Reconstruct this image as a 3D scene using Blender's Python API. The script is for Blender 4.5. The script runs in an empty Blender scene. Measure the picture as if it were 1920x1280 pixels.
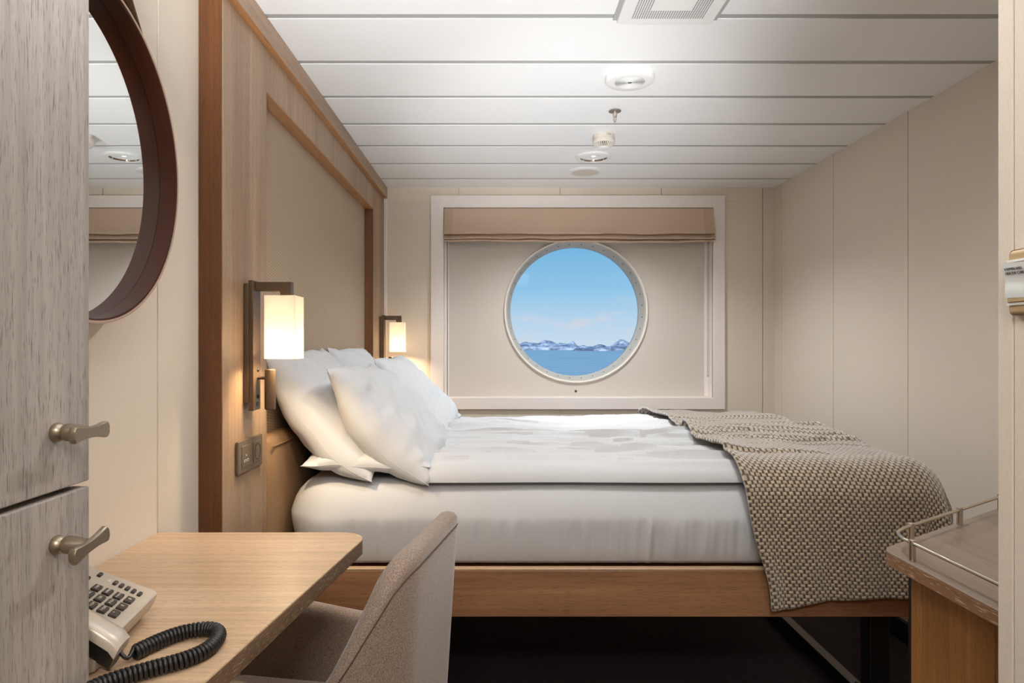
import bpy, bmesh, math, random
from mathutils import Vector, Matrix, noise
random.seed(7)
S = bpy.context.scene
COL = S.collection
PI = math.pi
R = math.radians

# ------------------------------------------------------------------ helpers: colour and materials
def lin(c):
    return tuple(((v/255)/12.92 if v/255 <= .04045 else ((v/255+.055)/1.055)**2.4) for v in c) + (1,)

class NT:
    def __init__(s, name):
        s.m = bpy.data.materials.new(name); s.m.use_nodes = True
        s.t = s.m.node_tree; s.t.nodes.clear()
        s.out = s.t.nodes.new('ShaderNodeOutputMaterial')
    def n(s, typ, ins=None, **kw):
        d = s.t.nodes.new('ShaderNode'+typ)
        for k, v in kw.items(): setattr(d, k, v)
        for k, v in (ins or {}).items():
            if isinstance(v, bpy.types.NodeSocket): s.t.links.new(v, d.inputs[k])
            else: d.inputs[k].default_value = v
        return d
    def ramp(s, fac, stops, interp='LINEAR'):
        d = s.n('ValToRGB', {'Fac': fac}); cr = d.color_ramp; cr.interpolation = interp
        while len(cr.elements) < len(stops): cr.elements.new(.5)
        for e, (p, c) in zip(cr.elements, stops):
            e.position = p; e.color = c if len(c) == 4 else tuple(c)+(1,)
        return d.outputs['Color']
    def mix(s, fac, a, b, blend='MIX'):
        d = s.n('MixRGB', {'Fac': fac, 'Color1': a, 'Color2': b}, blend_type=blend)
        return d.outputs['Color']
    def fin(s, **ins):
        b = s.n('BsdfPrincipled', {k.replace('_', ' '): v for k, v in ins.items()})
        s.t.links.new(b.outputs[0], s.out.inputs[0]); return s.m
    def coords(s, scale, kind='Object', rot=(0, 0, 0)):
        tc = s.n('TexCoord')
        return s.n('Mapping', {'Vector': tc.outputs[kind], 'Scale': scale, 'Rotation': rot}).outputs[0]
    def noise(s, vec, scale=1., detail=3., rough=.5, dist=0.):
        return s.n('TexNoise', {'Vector': vec, 'Scale': scale, 'Detail': detail, 'Roughness': rough, 'Distortion': dist}).outputs['Fac']
    def bump(s, h, strength=.2, dist=.002):
        return s.n('Bump', {'Height': h, 'Strength': strength, 'Distance': dist}).outputs[0]

BLK, WHT = (0, 0, 0, 1), (1, 1, 1, 1)

def plain(name, c, rough=.5, metal=0., **kw):
    t = NT(name)
    return t.fin(Base_Color=lin(c), Roughness=rough, Metallic=metal, **kw)

def wood(name, light, dark, pore, axis='z', rough=.42, across=550., along=45., amount=.55, broad=7., bump=.12):
    t = NT(name)
    ai = 'xyz'.index(axis)
    sc = [1, 1, 1]; sc[ai] = .07
    v1 = t.coords(tuple(sc))
    n1 = t.noise(v1, broad, 5, .55, .6)
    sc2 = [across]*3; sc2[ai] = along
    v2 = t.coords(tuple(sc2))
    n2 = t.noise(v2, 1., 2, .5)
    sc3 = [90.]*3; sc3[ai] = 2.5
    n3 = t.noise(t.coords(tuple(sc3)), 1., 3, .6)
    base = t.ramp(n1, [(.3, lin(dark)), (.68, lin(light))])
    fine = t.ramp(n3, [(.3, (.8, .8, .8, 1)), (.7, (1.1, 1.1, 1.1, 1))])
    base = t.mix(1., base, fine, 'MULTIPLY')
    pf = t.ramp(n2, [(.57, BLK), (.68, (amount,)*3)])
    c = t.mix(pf, base, lin(pore))
    return t.fin(Base_Color=c, Roughness=rough, Normal=t.bump(pf, -bump, .001))

def linen(name, c, c2, sc=1100., rough=.7, bump=.08):
    t = NT(name)
    a = t.noise(t.coords((sc, sc, sc*.12)), 1., 2)
    b = t.noise(t.coords((sc*.12, sc*.12, sc)), 1., 2)
    m = t.n('Math', {0: a, 1: b}, operation='ADD').outputs[0]
    big = t.noise(t.coords((1.5, 1.5, 1.5)), 1., 2)
    col = t.ramp(t.n('Math', {0: m, 1: .5}, operation='MULTIPLY').outputs[0], [(.36, lin(c2)), (.62, lin(c))])
    return t.fin(Base_Color=col, Roughness=rough, Normal=t.bump(m, bump, .001))

def fabric(name, c, c2, sc=1400., rough=.9, bump=.25, sheen=.0, rib=None):
    t = NT(name)
    a = t.noise(t.coords((sc, sc, sc)), 1., 3, .7)
    col = t.ramp(a, [(.32, lin(c2)), (.66, lin(c))])
    h = a
    if rib:
        w = t.n('TexWave', {'Vector': t.coords(rib), 'Scale': 1., 'Distortion': 1.5, 'Detail': 2.}, wave_type='BANDS', bands_direction='DIAGONAL').outputs['Fac']
        col = t.mix(.42, col, t.ramp(w, [(.2, lin(c2)), (.8, lin(c))]))
        h = t.n('Math', {0: a, 1: w}, operation='ADD').outputs[0]
    return t.fin(Base_Color=col, Roughness=rough, Normal=t.bump(h, bump, .001), Sheen_Weight=sheen, Sheen_Roughness=.4)

# ------------------------------------------------------------------ helpers: mesh and objects
WORLD = {}
def new_bm(): return bmesh.new()

def add_box(bm, x0, x1, y0, y1, z0, z1, bev=0., seg=2):
    r = bmesh.ops.create_cube(bm, size=1.)
    vs = r['verts']
    for v in vs:
        v.co = Vector((x0+(v.co.x+.5)*(x1-x0), y0+(v.co.y+.5)*(y1-y0), z0+(v.co.z+.5)*(z1-z0)))
    if bev > 0:
        es = list({e for v in vs for e in v.link_edges})
        bmesh.ops.bevel(bm, geom=es, offset=bev, segments=seg, affect='EDGES', profile=.5)
    return bm

def add_prism(bm, pts, z0, z1, bev=0., seg=2):
    lo = [bm.verts.new((x, y, z0)) for x, y in pts]
    hi = [bm.verts.new((x, y, z1)) for x, y in pts]
    n = len(pts)
    fs = [bm.faces.new(lo[::-1]), bm.faces.new(hi)]
    for i in range(n):
        j = (i+1) % n
        bm.faces.new((lo[i], lo[j], hi[j], hi[i]))
    if bev > 0:
        es = list(fs[0].edges)+list(fs[1].edges)
        bmesh.ops.bevel(bm, geom=es, offset=bev, segments=seg, affect='EDGES', profile=.5)
    return bm

def add_lathe(bm, prof, c, axis='z', n=48, cap=True):
    """prof: (r, h) pairs; h runs along axis from point c."""
    c = Vector(c)
    def P(r, h, a):
        ca, sa = r*math.cos(a), r*math.sin(a)
        if axis == 'z': return c+Vector((ca, sa, h))
        if axis == 'x': return c+Vector((h, ca, sa))
        return c+Vector((ca, h, sa))
    rings = []
    for r, h in prof:
        if r < 1e-6: rings.append([bm.verts.new(P(0, h, 0))])
        else: rings.append([bm.verts.new(P(r, h, 2*PI*i/n)) for i in range(n)])
    for a, b in zip(rings, rings[1:]):
        for i in range(n):
            j = (i+1) % n
            if len(a) == 1 and len(b) == 1: continue
            if len(a) == 1: bm.faces.new((a[0], b[i], b[j]))
            elif len(b) == 1: bm.faces.new((a[i], a[j], b[0]))
            else: bm.faces.new((a[i], a[j], b[j], b[i]))
    if cap:
        for r in (rings[0], rings[-1]):
            if len(r) > 1:
                try: bm.faces.new(r)
                except ValueError: pass
    return bm

def add_tube(bm, pts, r, n=10, closed=False, cap=True):
    pts = [Vector(p) for p in pts]
    m = len(pts)
    rings, up = [], None
    for i, p in enumerate(pts):
        if closed: t = pts[(i+1) % m]-pts[i-1]
        else: t = pts[min(i+1, m-1)]-pts[max(i-1, 0)]
        t.normalize()
        if up is None:
            up = Vector((0, 0, 1)) if abs(t.z) < .9 else Vector((1, 0, 0))
        up = (up-t*up.dot(t)).normalized()
        b = t.cross(up)
        rr = r[i] if isinstance(r, (list, tuple)) else r
        rings.append([bm.verts.new(p+up*rr*math.cos(2*PI*k/n)+b*rr*math.sin(2*PI*k/n)) for k in range(n)])
    rng = range(m) if closed else range(m-1)
    for i in rng:
        a, c = rings[i], rings[(i+1) % m]
        for k in range(n):
            bm.faces.new((a[k], a[(k+1) % n], c[(k+1) % n], c[k]))
    if cap and not closed:
        bm.faces.new(rings[0][::-1]); bm.faces.new(rings[-1])
    return bm

def add_grid(bm, P, closed_u=False, closed_v=False):
    """P[i][j] points -> quads, returns vert grid"""
    V = [[bm.verts.new(p) for p in row] for row in P]
    nu, nv = len(V), len(V[0])
    for i in range(nu if closed_u else nu-1):
        for j in range(nv if closed_v else nv-1):
            a, b = V[i], V[(i+1) % nu]
            try: bm.faces.new((a[j], b[j], b[(j+1) % nv], a[(j+1) % nv]))
            except ValueError: pass
    return V

def catmull(pts, k=12):
    pts = [Vector(p) for p in pts]; out = []
    for i in range(len(pts)-1):
        p0, p1, p2, p3 = pts[max(i-1, 0)], pts[i], pts[i+1], pts[min(i+2, len(pts)-1)]
        for s in range(k):
            t = s/k
            out.append(.5*((2*p1)+(p2-p0)*t+(2*p0-5*p1+4*p2-p3)*t*t+(3*p1-p0-3*p2+p3)*t**3))
    out.append(pts[-1]); return out

def obj(name, bm, m, parent=None, origin=None, smooth=True, angle=40, fix=True):
    if fix: bmesh.ops.recalc_face_normals(bm, faces=bm.faces)
    if parent is not None:
        o_w = WORLD[parent.name]
        origin = o_w
    elif origin is None:
        xs = [v.co for v in bm.verts]
        origin = Vector(((min(v.x for v in xs)+max(v.x for v in xs))/2, (min(v.y for v in xs)+max(v.y for v in xs))/2, min(v.z for v in xs)))
    origin = Vector(origin)
    bmesh.ops.translate(bm, vec=-origin, verts=bm.verts)
    me = bpy.data.meshes.new(name); bm.to_mesh(me); bm.free()
    if smooth:
        for p in me.polygons: p.use_smooth = True
        try: me.set_sharp_from_angle(angle=R(angle))
        except Exception: pass
    me.materials.append(m)
    o = bpy.data.objects.new(name, me); COL.objects.link(o)
    if smooth and angle == 40:
        wnm = o.modifiers.new('weighted', 'WEIGHTED_NORMAL'); wnm.keep_sharp = True; wnm.weight = 80
    if parent is not None: o.parent = parent
    else: o.location = origin
    WORLD[o.name] = origin
    return o

def thing(name, loc, label, cat, group=None, kind=None):
    o = bpy.data.objects.new(name, None); COL.objects.link(o)
    o.empty_display_size = .05
    o.location = loc; WORLD[o.name] = Vector(loc)
    tag(o, label, cat, group, kind); return o

def tag(o, label=None, cat=None, group=None, kind=None):
    if label: o['label'] = label
    if cat: o['category'] = cat
    if group: o['group'] = group
    if kind: o['kind'] = kind
    return o

def struct(name, bm, m, **kw):
    o = obj(name, bm, m, **kw); o['kind'] = 'structure'; return o

def dup(root, loc, label):
    r = root.copy(); COL.objects.link(r); r.location = loc; r['label'] = label
    for ch in list(root.children):
        c = ch.copy(); COL.objects.link(c); c.parent = r
        for g in list(ch.children):
            d = g.copy(); COL.objects.link(d); d.parent = c
    return r

def letters(body, M4, size, m, parent, name='lettering', align='CENTER', ex=.0001):
    """M4: world matrix of the text plane (x reading direction, y up, z towards the reader)."""
    cu = bpy.data.curves.new(name, 'FONT'); cu.body = body; cu.size = size
    cu.align_x = align; cu.align_y = 'CENTER'; cu.extrude = ex
    cu.materials.append(m)
    tmp = bpy.data.objects.new(name, cu)
    me = bpy.data.meshes.new_from_object(tmp); bpy.data.objects.remove(tmp); bpy.data.curves.remove(cu)
    me.materials.clear(); me.materials.append(m)
    o = bpy.data.objects.new(name, me); COL.objects.link(o)
    o.parent = parent
    o.matrix_local = Matrix.Translation(-WORLD[parent.name]) @ M4
    return o

def frame(o, ex, ey):
    ex = Vector(ex).normalized(); ey = Vector(ey); ez = ex.cross(ey).normalized(); ey = ez.cross(ex)
    return Matrix(((ex.x, ey.x, ez.x, o[0]), (ex.y, ey.y, ez.y, o[1]), (ex.z, ey.z, ez.z, o[2]), (0, 0, 0, 1)))

def fbm(x, y, z=0., o=4):
    return noise.fractal(Vector((x, y, z)), 1., 2., o)
def nz(x, y, z=0.): return noise.noise(Vector((x, y, z)))
def sstep(a, b, x):
    t = min(1, max(0, (x-a)/(b-a))); return t*t*(3-2*t)

# ------------------------------------------------------------------ materials
M = {}
M['wall'] = linen('wall_vinyl', (226, 214, 198), (217, 204, 187))
M['panel'] = plain('window_panel', (209, 199, 189), .55)
M['casing'] = plain('window_casing', (236, 227, 221), .45)
M['ceil'] = plain('ceiling_enamel', (239, 239, 238), .45)
M['ceilgap'] = plain('ceiling_joint', (168, 167, 165), .6)
M['dark'] = plain('dark_void', (14, 12, 12), .8)
M['wood_v'] = wood('walnut_upright', (178, 149, 121), (147, 119, 94), (116, 90, 68), 'z')
M['wood_x'] = wood('walnut_across', (168, 124, 88), (134, 94, 64), (94, 64, 42), 'x', along=30)
M['wood_y'] = wood('walnut_lengthwise', (180, 150, 122), (150, 121, 96), (112, 86, 64), 'y', along=30)
M['wood_orange'] = wood('walnut_edge', (188, 136, 88), (158, 110, 68), (110, 74, 44), 'y', along=30)
M['wood_dark'] = wood('walnut_dark', (116, 70, 32), (84, 48, 20), (54, 30, 13), 'z')
M['wood_reveal'] = wood('walnut_reveal', (136, 90, 50), (106, 66, 34), (70, 42, 22), 'z')
M['grey_oak'] = wood('grey_washed_oak', (176, 168, 162), (150, 142, 137), (92, 76, 66), 'z', rough=.5, across=800, along=48, amount=.7, broad=5)
M['desk'] = wood('pale_oak', (210, 179, 147), (192, 160, 127), (144, 114, 84), 'x', rough=.36, across=520, along=70, amount=.5)
M['desk_edge'] = wood('brown_oak_edge', (124, 98, 74), (94, 70, 50), (196, 176, 150), 'y', rough=.5, across=500, along=40, amount=.5)
M['counter'] = wood('smoked_oak', (152, 131, 116), (126, 107, 94), (100, 82, 69), 'y', rough=.3, amount=.4)
M['counter_edge'] = wood('smoked_oak_edge', (158, 116, 78), (128, 90, 58), (214, 196, 174), 'y', rough=.5, across=420, along=40, amount=.7)
M['cab_wood'] = wood('golden_walnut', (172, 120, 68), (134, 88, 46), (98, 62, 32), 'z')
M['panel_fabric'] = fabric('ribbed_wallcloth', (200, 178, 152), (150, 130, 108), 900, bump=.4, rib=(8, 12, 75))
M['cushion'] = fabric('brown_wool', (166, 132, 98), (122, 92, 64), 1100)
M['chair'] = fabric('mottled_upholstery', (168, 148, 133), (104, 88, 78), 480, bump=.3, sheen=.25)
M['chair_pipe'] = plain('upholstery_piping', (84, 68, 60), .9)
M['blind'] = fabric('blind_linen', (212, 186, 163), (190, 164, 141), 1500, bump=.15)
M['blind_hem'] = fabric('blind_hem', (200, 176, 151), (180, 156, 132), 1500, bump=.15)
M['carpet'] = fabric('dark_carpet', (66, 48, 54), (28, 19, 27), 260, bump=.5, rib=(10, 60, 10))
M['bronze'] = plain('bronze_paint', (92, 74, 57), .4, .45)
M['bronze_dark'] = plain('bronze_socket', (120, 104, 86), .45, .5)
M['pewter'] = plain('aged_pewter', (160, 146, 128), .36, .9)
M['steel'] = plain('brushed_steel', (206, 196, 182), .22, 1.)
M['black'] = plain('black_steel', (10, 10, 12), .5)
M['greysteel'] = plain('grey_steel', (128, 120, 112), .5, .3)
M['white'] = plain('white_plastic', (232, 231, 228), .4)
M['offwhite'] = plain('offwhite_plastic', (214, 206, 196), .45)
M['vent_dark'] = plain('vent_hole', (70, 68, 66), .8)
M['chrome'] = plain('chrome', (225, 225, 225), .08, 1.)
M['mirror'] = plain('mirror_silver', (240, 242, 240), .0, 1.)
M['leather'] = plain('brown_leather', (62, 26, 9), .5, Specular_IOR_Level=.25)
M['leather_edge'] = plain('leather_edge', (176, 148, 132), .55)
M['strap'] = plain('strap_leather', (84, 56, 34), .6)
M['phone'] = plain('silver_plastic', (190, 178, 164), .34, .2)
M['phone_dark'] = plain('black_plastic', (22, 20, 20), .38)
M['key'] = plain('key_plastic', (58, 50, 45), .45)
M['ink'] = plain('light_ink', (225, 215, 200), .6)
M['black_ink'] = plain('black_ink', (30, 28, 28), .6)
M['ring'] = plain('porthole_alloy', (192, 184, 172), .45, .1)
M['ringlip'] = plain('porthole_lip', (236, 230, 222), .35)
M['beige'] = plain('beige_plastic', (186, 160, 120), .45)
M['hull'] = plain('hull_paint', (226, 226, 224), .5)

def cotton(name, stripe):
    t = NT(name)
    w = t.n('TexWave', {'Vector': t.coords(stripe), 'Scale': 1., 'Distortion': 0., 'Detail': 0.}, wave_type='BANDS', bands_direction='X').outputs['Fac']
    c = t.ramp(w, [(0, lin((197, 199, 202))), (.8, lin((203, 205, 208))), (1., lin((216, 217, 219)))])
    a = t.noise(t.coords((900, 900, 900)), 1., 2)
    return t.fin(Base_Color=c, Roughness=.85, Normal=t.bump(a, .06, .001), Sheen_Weight=.1)
M['cotton'] = cotton('striped_cotton', (620, 0, 0))
M['sheet'] = fabric('white_sheet', (208, 209, 211), (200, 201, 203), 900, bump=.04)

def knit():
    t = NT('knitted_wool')
    tc = t.n('TexCoord')
    mp = t.n('Mapping', {'Vector': tc.outputs['UV'], 'Scale': (1, 1, 1)}).outputs[0]
    wob = t.n('TexNoise', {'Vector': mp, 'Scale': 60., 'Detail': 2.}).outputs['Color']
    vec = t.n('MixRGB', {'Fac': .004, 'Color1': mp, 'Color2': wob}, blend_type='ADD').outputs[0]
    sp = t.n('SeparateXYZ', {'Vector': vec})
    def cosn(sock, k): return t.n('Math', {0: t.n('Math', {0: sock, 1: k}, operation='MULTIPLY').outputs[0]}, operation='COSINE').outputs[0]
    us = t.n('Math', {0: t.n('Math', {0: sp.outputs['Y'], 1: .12}, operation='MULTIPLY').outputs[0], 1: sp.outputs['X']}, operation='ADD').outputs[0]
    ca, cb = cosn(us, 2*PI/.0172), cosn(sp.outputs['Y'], 2*PI/.0192)
    def mth(op, x, y): return t.n('Math', {0: x, 1: y}, operation=op).outputs[0]
    s1 = mth('MINIMUM', mth('ADD', ca, .62), cb)
    s2 = mth('MINIMUM', mth('SUBTRACT', .62, ca), mth('MULTIPLY', cb, -1.))
    g = mth('MAXIMUM', s1, s2)
    fz = t.noise(mp, 900., 3, .7)
    var = t.noise(mp, 75., 2, .5)
    gg = t.n('Math', {0: t.n('Math', {0: g, 1: .5, 2: .5}, operation='MULTIPLY_ADD').outputs[0], 1: t.n('Math', {0: fz, 1: .22, 2: -.11}, operation='MULTIPLY_ADD').outputs[0]}, operation='ADD').outputs[0]
    c = t.ramp(gg, [(.42, lin((66, 53, 43))), (.57, lin((118, 98, 79))), (.76, lin((208, 190, 162)))])
    c = t.mix(t.ramp(var, [(.4, BLK), (.7, (.5, .5, .5, 1))]), c, lin((116, 99, 83)))
    return t.fin(Base_Color=c, Roughness=.95, Normal=t.bump(gg, .8, .004), Sheen_Weight=1., Sheen_Roughness=.45)
M['knit'] = knit()

def shade_mat():
    t = NT('lamp_shade_fabric')
    tr = t.n('BsdfTranslucent', {'Color': (.44, .42, .385, 1)})
    df = t.n('BsdfDiffuse', {'Color': lin((245, 238, 226))})
    em = t.n('Emission', {'Color': lin((255, 232, 200)), 'Strength': .16})
    a = t.n('MixShader', {0: .35, 1: tr.outputs[0], 2: df.outputs[0]})
    b = t.n('AddShader', {0: a.outputs[0], 1: em.outputs[0]})
    t.t.links.new(b.outputs[0], t.out.inputs[0]); return t.m
M['shade'] = shade_mat()

def glass_mat():
    t = NT('window_glass')
    tr = t.n('BsdfTransparent', {'Color': (.97, .985, .98, 1)})
    gl = t.n('BsdfGlossy', {'Color': (1, 1, 1, 1), 'Roughness': .0})
    fr = t.n('Fresnel', {'IOR': 1.06})
    a = t.n('MixShader', {0: fr.outputs[0], 1: tr.outputs[0], 2: gl.outputs[0]})
    t.t.links.new(a.outputs[0], t.out.inputs[0]); return t.m
M['glass'] = glass_mat()

def sea_mat():
    t = NT('sea_water')
    a = t.noise(t.coords((.012, .09, 1)), 1., 4, .6)
    b = t.noise(t.coords((.12, .9, 1)), 1., 3, .6)
    h = t.n('Math', {0: a, 1: b}, operation='ADD').outputs[0]
    c = t.ramp(a, [(.35, lin((140, 164, 184))), (.65, lin((170, 190, 206)))])
    return t.fin(Base_Color=c, Roughness=.22, Normal=t.bump(h, .25, 1.), IOR=1.33)
M['sea'] = sea_mat()

def island_mat(name='snowy_rock', k=.0):
    t = NT(name)
    n1 = t.noise(t.coords((.06, .06, .16)), 1., 7, .68)
    geo = t.n('TexCoord')
    sz = t.n('SeparateXYZ', {'Vector': geo.outputs['Object']})
    hz = t.n('MapRange', {'Value': sz.outputs['Z'], 'From Min': 0., 'From Max': 6., 'To Min': -.22-k, 'To Max': .03-k}).outputs[0]
    f = t.n('Math', {0: n1, 1: hz}, operation='ADD').outputs[0]
    c = t.ramp(f, [(.38, lin((96, 104, 124))), (.5, lin((150, 162, 186))), (.62, lin((210, 218, 234)))])  # distance haze put into the rock and snow tones as a bluish cast
    return t.fin(Base_Color=c, Roughness=.9)
M['island'] = island_mat(); M['rock'] = island_mat('bare_rock', .07)

# ------------------------------------------------------------------ the room
XL, XR, YB, ZC = -.70, 1.551, 3.84, 2.018
YF = -1.25

def wall_x(bm, x0, x1, seams, z0, z1, g=.002, groove='hi'):
    """wall slab facing along X built from panels between seams (list of Y)"""
    for a, b in zip(seams, seams[1:]):
        add_box(bm, x0, x1, a+g, b-g, z0, z1, .0012, 1)

# floor
bm = new_bm(); add_box(bm, -1.15, XR+.05, YF-.05, YB+.1, -.06, 0.)
struct('floor', bm, M['carpet'])

# ceiling of enamelled metal planks with open joints
bm = new_bm()
gy = [1.842+.2985*k for k in range(-11, 7)]
edges = [YF]+gy+[YB]
for a, b in zip(edges, edges[1:]):
    add_box(bm, -1.1, XR, a+(.013 if a != YF else 0), b-(.013 if b != YB else 0), ZC, ZC+.002)
ceil = struct('ceiling', bm, M['ceil'])
bm = new_bm(); add_box(bm, -1.15, XR+.05, YF-.05, YB+.1, ZC+.0017, ZC+.08)
struct('ceiling_joint', bm, M['ceilgap'], parent=ceil)

# left wall
bm = new_bm()
wall_x(bm, XL-.04, XL, [.77, .85, 1.402, 1.97, YB], 0, ZC+.01)
add_box(bm, XL-.06, XL-.008, .77, YB, 0, ZC+.01)
add_box(bm, -1.12, XL-.04, .768, .82, 0, ZC+.01)
add_box(bm, -1.14, -1.06, YF, .80, 0, ZC+.01)
struct('wall_left', bm, M['wall'])
# right wall
bm = new_bm()
wall_x(bm, XR, XR+.04, [.80, 1.432, 2.01, 2.588, 3.166, 3.744, YB+.02], 0, ZC+.01)
add_box(bm, XR+.008, XR+.06, .80, YB+.1, 0, ZC+.01)
struct('wall_right', bm, M['wall'])
bm = new_bm(); add_box(bm, XR-.012, XR, .85, YB, 0, .082, .002, 1)
struct('baseboard_right', bm, M['black'])
# bathroom side wall beside the camera
bm = new_bm()
wall_x(bm, .62, .64, [YF, -.35, .23, .8222, .849], 0, ZC+.01, .0008)
add_box(bm, .622, XR+.05, YF, .8475, 0, ZC+.01)
struct('wall_near', bm, M['wall'])
# wall behind the camera
bm = new_bm(); add_box(bm, -1.14, XR+.05, YF-.06, YF, 0, ZC+.01)
struct('wall_front', bm, M['wall'])
# back wall around the window opening
bm = new_bm()
ox0, ox1, oz0, oz1 = -.345, 1.24, .80, 1.94
g = .0018
xs = [XL-.04, -.225, .345, .915, 1.485, XR+.02]
for a, b in zip(xs, xs[1:]):
    for (za, zb) in ((oz1, ZC+.01), (0, oz0)):
        add_box(bm, a+g, b-g, YB, YB+.04, za, zb, .0012, 1)
add_box(bm, XL-.04, ox0, YB, YB+.04, oz0, oz1)
add_box(bm, ox1, 1.485-g, YB, YB+.04, oz0, oz1)
add_box(bm, 1.485+g, XR+.02, YB, YB+.04, oz0, oz1)
for (xa, xb, za, zb) in ((XL-.06, ox0, 0, ZC+.01), (ox1, XR+.06, 0, ZC+.01), (ox0, ox1, 0, oz0), (ox0, ox1, oz1, ZC+.01)):
    add_box(bm, xa, xb, YB+.008, YB+.12, za, zb)
struct('wall_back', bm, M['wall'])
bm = new_bm(); add_box(bm, -.645, -.629, YB-.008, YB, 0, ZC, .001, 1)
struct('trim_1', bm, M['casing'])

# ------------------------------------------------------------------ the window with its porthole
win = thing('window_1', (.445, YB, .773), 'round porthole set in a recessed beige panel with a pale square casing', 'window', kind='structure')
IX0, IX1, IZ0, IZ1 = -.309, 1.203, .839, 1.904
CX, CZ = .445, 1.330
bm = new_bm()
rows = []
for (sx, sz) in ((0, 0), (1, 0), (1, 1), (0, 1)):
    ex, ez = (-.381, 1.269)[sx], (.773, 1.973)[sz]; nx, nzz = (IX0, IX1)[sx], (IZ0, IZ1)[sz]
    dx, dz = (.002, -.002)[sx], (.002, -.002)[sz]
    rows.append([(ex, YB+.004, ez), (ex, YB-.014, ez), (ex+dx, YB-.016, ez+dz), (nx-dx, YB-.016, nzz-dz), (nx, YB-.014, nzz), (nx, YB+.004, nzz)])
add_grid(bm, rows, True, True)
obj('window_casing', bm, M['casing'], win)
YP = YB+.09
bm = new_bm()
add_box(bm, IX0-.03, IX0, YB-.004, YP+.01, IZ0-.03, IZ1+.03)
add_box(bm, IX1, IX1+.03, YB-.004, YP+.01, IZ0-.03, IZ1+.03)
add_box(bm, IX0, IX1, YB-.004, YP+.01, IZ0-.03, IZ0)
add_box(bm, IX0, IX1, YB-.004, YP+.01, IZ1, IZ1+.03)
add_box(bm, IX0, IX0+.012, YP-.03, YP, IZ0, IZ1, .002, 1)
add_box(bm, IX0+.016, IX0+.024, YP-.012, YP, IZ0, IZ1, .002, 1)
add_box(bm, IX1-.022, IX1, YP-.02, YP, IZ0, IZ1, .002, 1)
obj('window_reveal', bm, M['casing'], win)
# panel with round hole
bm = new_bm()
RH = .405
angs = sorted([2*PI*i/96 for i in range(96)]+[math.atan2(z-CZ, x-CX) % (2*PI) for x in (IX0-.01, IX1+.01) for z in (IZ0-.01, IZ1+.01)])
def rect_hit(a):
    c, s = math.cos(a), math.sin(a); t = 1e9
    if c > 1e-9: t = min(t, (IX1+.01-CX)/c)
    if c < -1e-9: t = min(t, (IX0-.01-CX)/c)
    if s > 1e-9: t = min(t, (IZ1+.01-CZ)/s)
    if s < -1e-9: t = min(t, (IZ0-.01-CZ)/s)
    return (CX+c*t, CZ+s*t)
rows = []
for a in angs:
    ox, oz = rect_hit(a); ix, iz = CX+RH*math.cos(a), CZ+RH*math.sin(a)
    rows.append([(ox, YP+.012, oz), (ox, YP, oz), (ix, YP, iz), (ix, YP+.012, iz)])
add_grid(bm, rows, closed_u=True, closed_v=True)
obj('window_panel', bm, M['panel'], win, angle=30)
bm = new_bm()
add_lathe(bm, [(.404, .006), (.404, -.010), (.408, -.014), (.413, -.012), (.4155, -.004), (.4155, .006)], (CX, YP, CZ), 'y', 96, cap=False)
obj('porthole_lip', bm, M['ringlip'], win)
bm = new_bm()
add_lathe(bm, [(.409, .008), (.404, -.004), (.398, -.002), (.380, .058), (.376, .062), (.376, .10), (.42, .10), (.42, .02)], (CX, YP, CZ), 'y', 96, cap=False)
pr = obj('porthole_ring', bm, M['ring'], win)
for k in range(36):
    a = 2*PI*(k+.5)/36
    c = Vector((CX+.389*math.cos(a), YP+.027, CZ+.389*math.sin(a)))
    bm = new_bm()
    add_lathe(bm, [(.0042, .006), (.0042, 0), (.003, -.002), (0, -.0024)], c, 'y', 10)
    obj('screw', bm, M['greysteel'], pr)
bm = new_bm(); add_lathe(bm, [(0, .0), (.377, .0), (.377, .012), (0, .012)], (CX, YP+.066, CZ), 'y', 96, cap=False)
obj('porthole_glass', bm, M['glass'], win)
bm = new_bm(); add_lathe(bm, [(.007, .002), (.007, -.003), (.004, -.005), (0, -.005)], (CX-.001, YP, .869), 'y', 16)
obj('screw_plug', bm, M['vent_dark'], win)
# ship's side outside
bm = new_bm()
rows = []
hx0, hx1, hz0, hz1 = -1.2, 2.05, -.05, 2.09
ha = sorted([2*PI*i/96 for i in range(96)]+[math.atan2(z-CZ, x-CX) % (2*PI) for x in (hx0, hx1) for z in (hz0, hz1)])
for a in ha:
    c, sn = math.cos(a), math.sin(a); t = 1e9
    if c > 1e-9: t = min(t, (hx1-CX)/c)
    if c < -1e-9: t = min(t, (hx0-CX)/c)
    if sn > 1e-9: t = min(t, (hz1-CZ)/sn)
    if sn < -1e-9: t = min(t, (hz0-CZ)/sn)
    rows.append([(CX+c*t, YP+.10, CZ+sn*t), (CX+c*.378, YP+.10, CZ+sn*.378), (CX+c*.378, YP+.115, CZ+sn*.378), (CX+c*t, YP+.115, CZ+sn*t)])
add_grid(bm, rows, True, True)
obj('hull_plate', bm, M['hull'], win)

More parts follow.
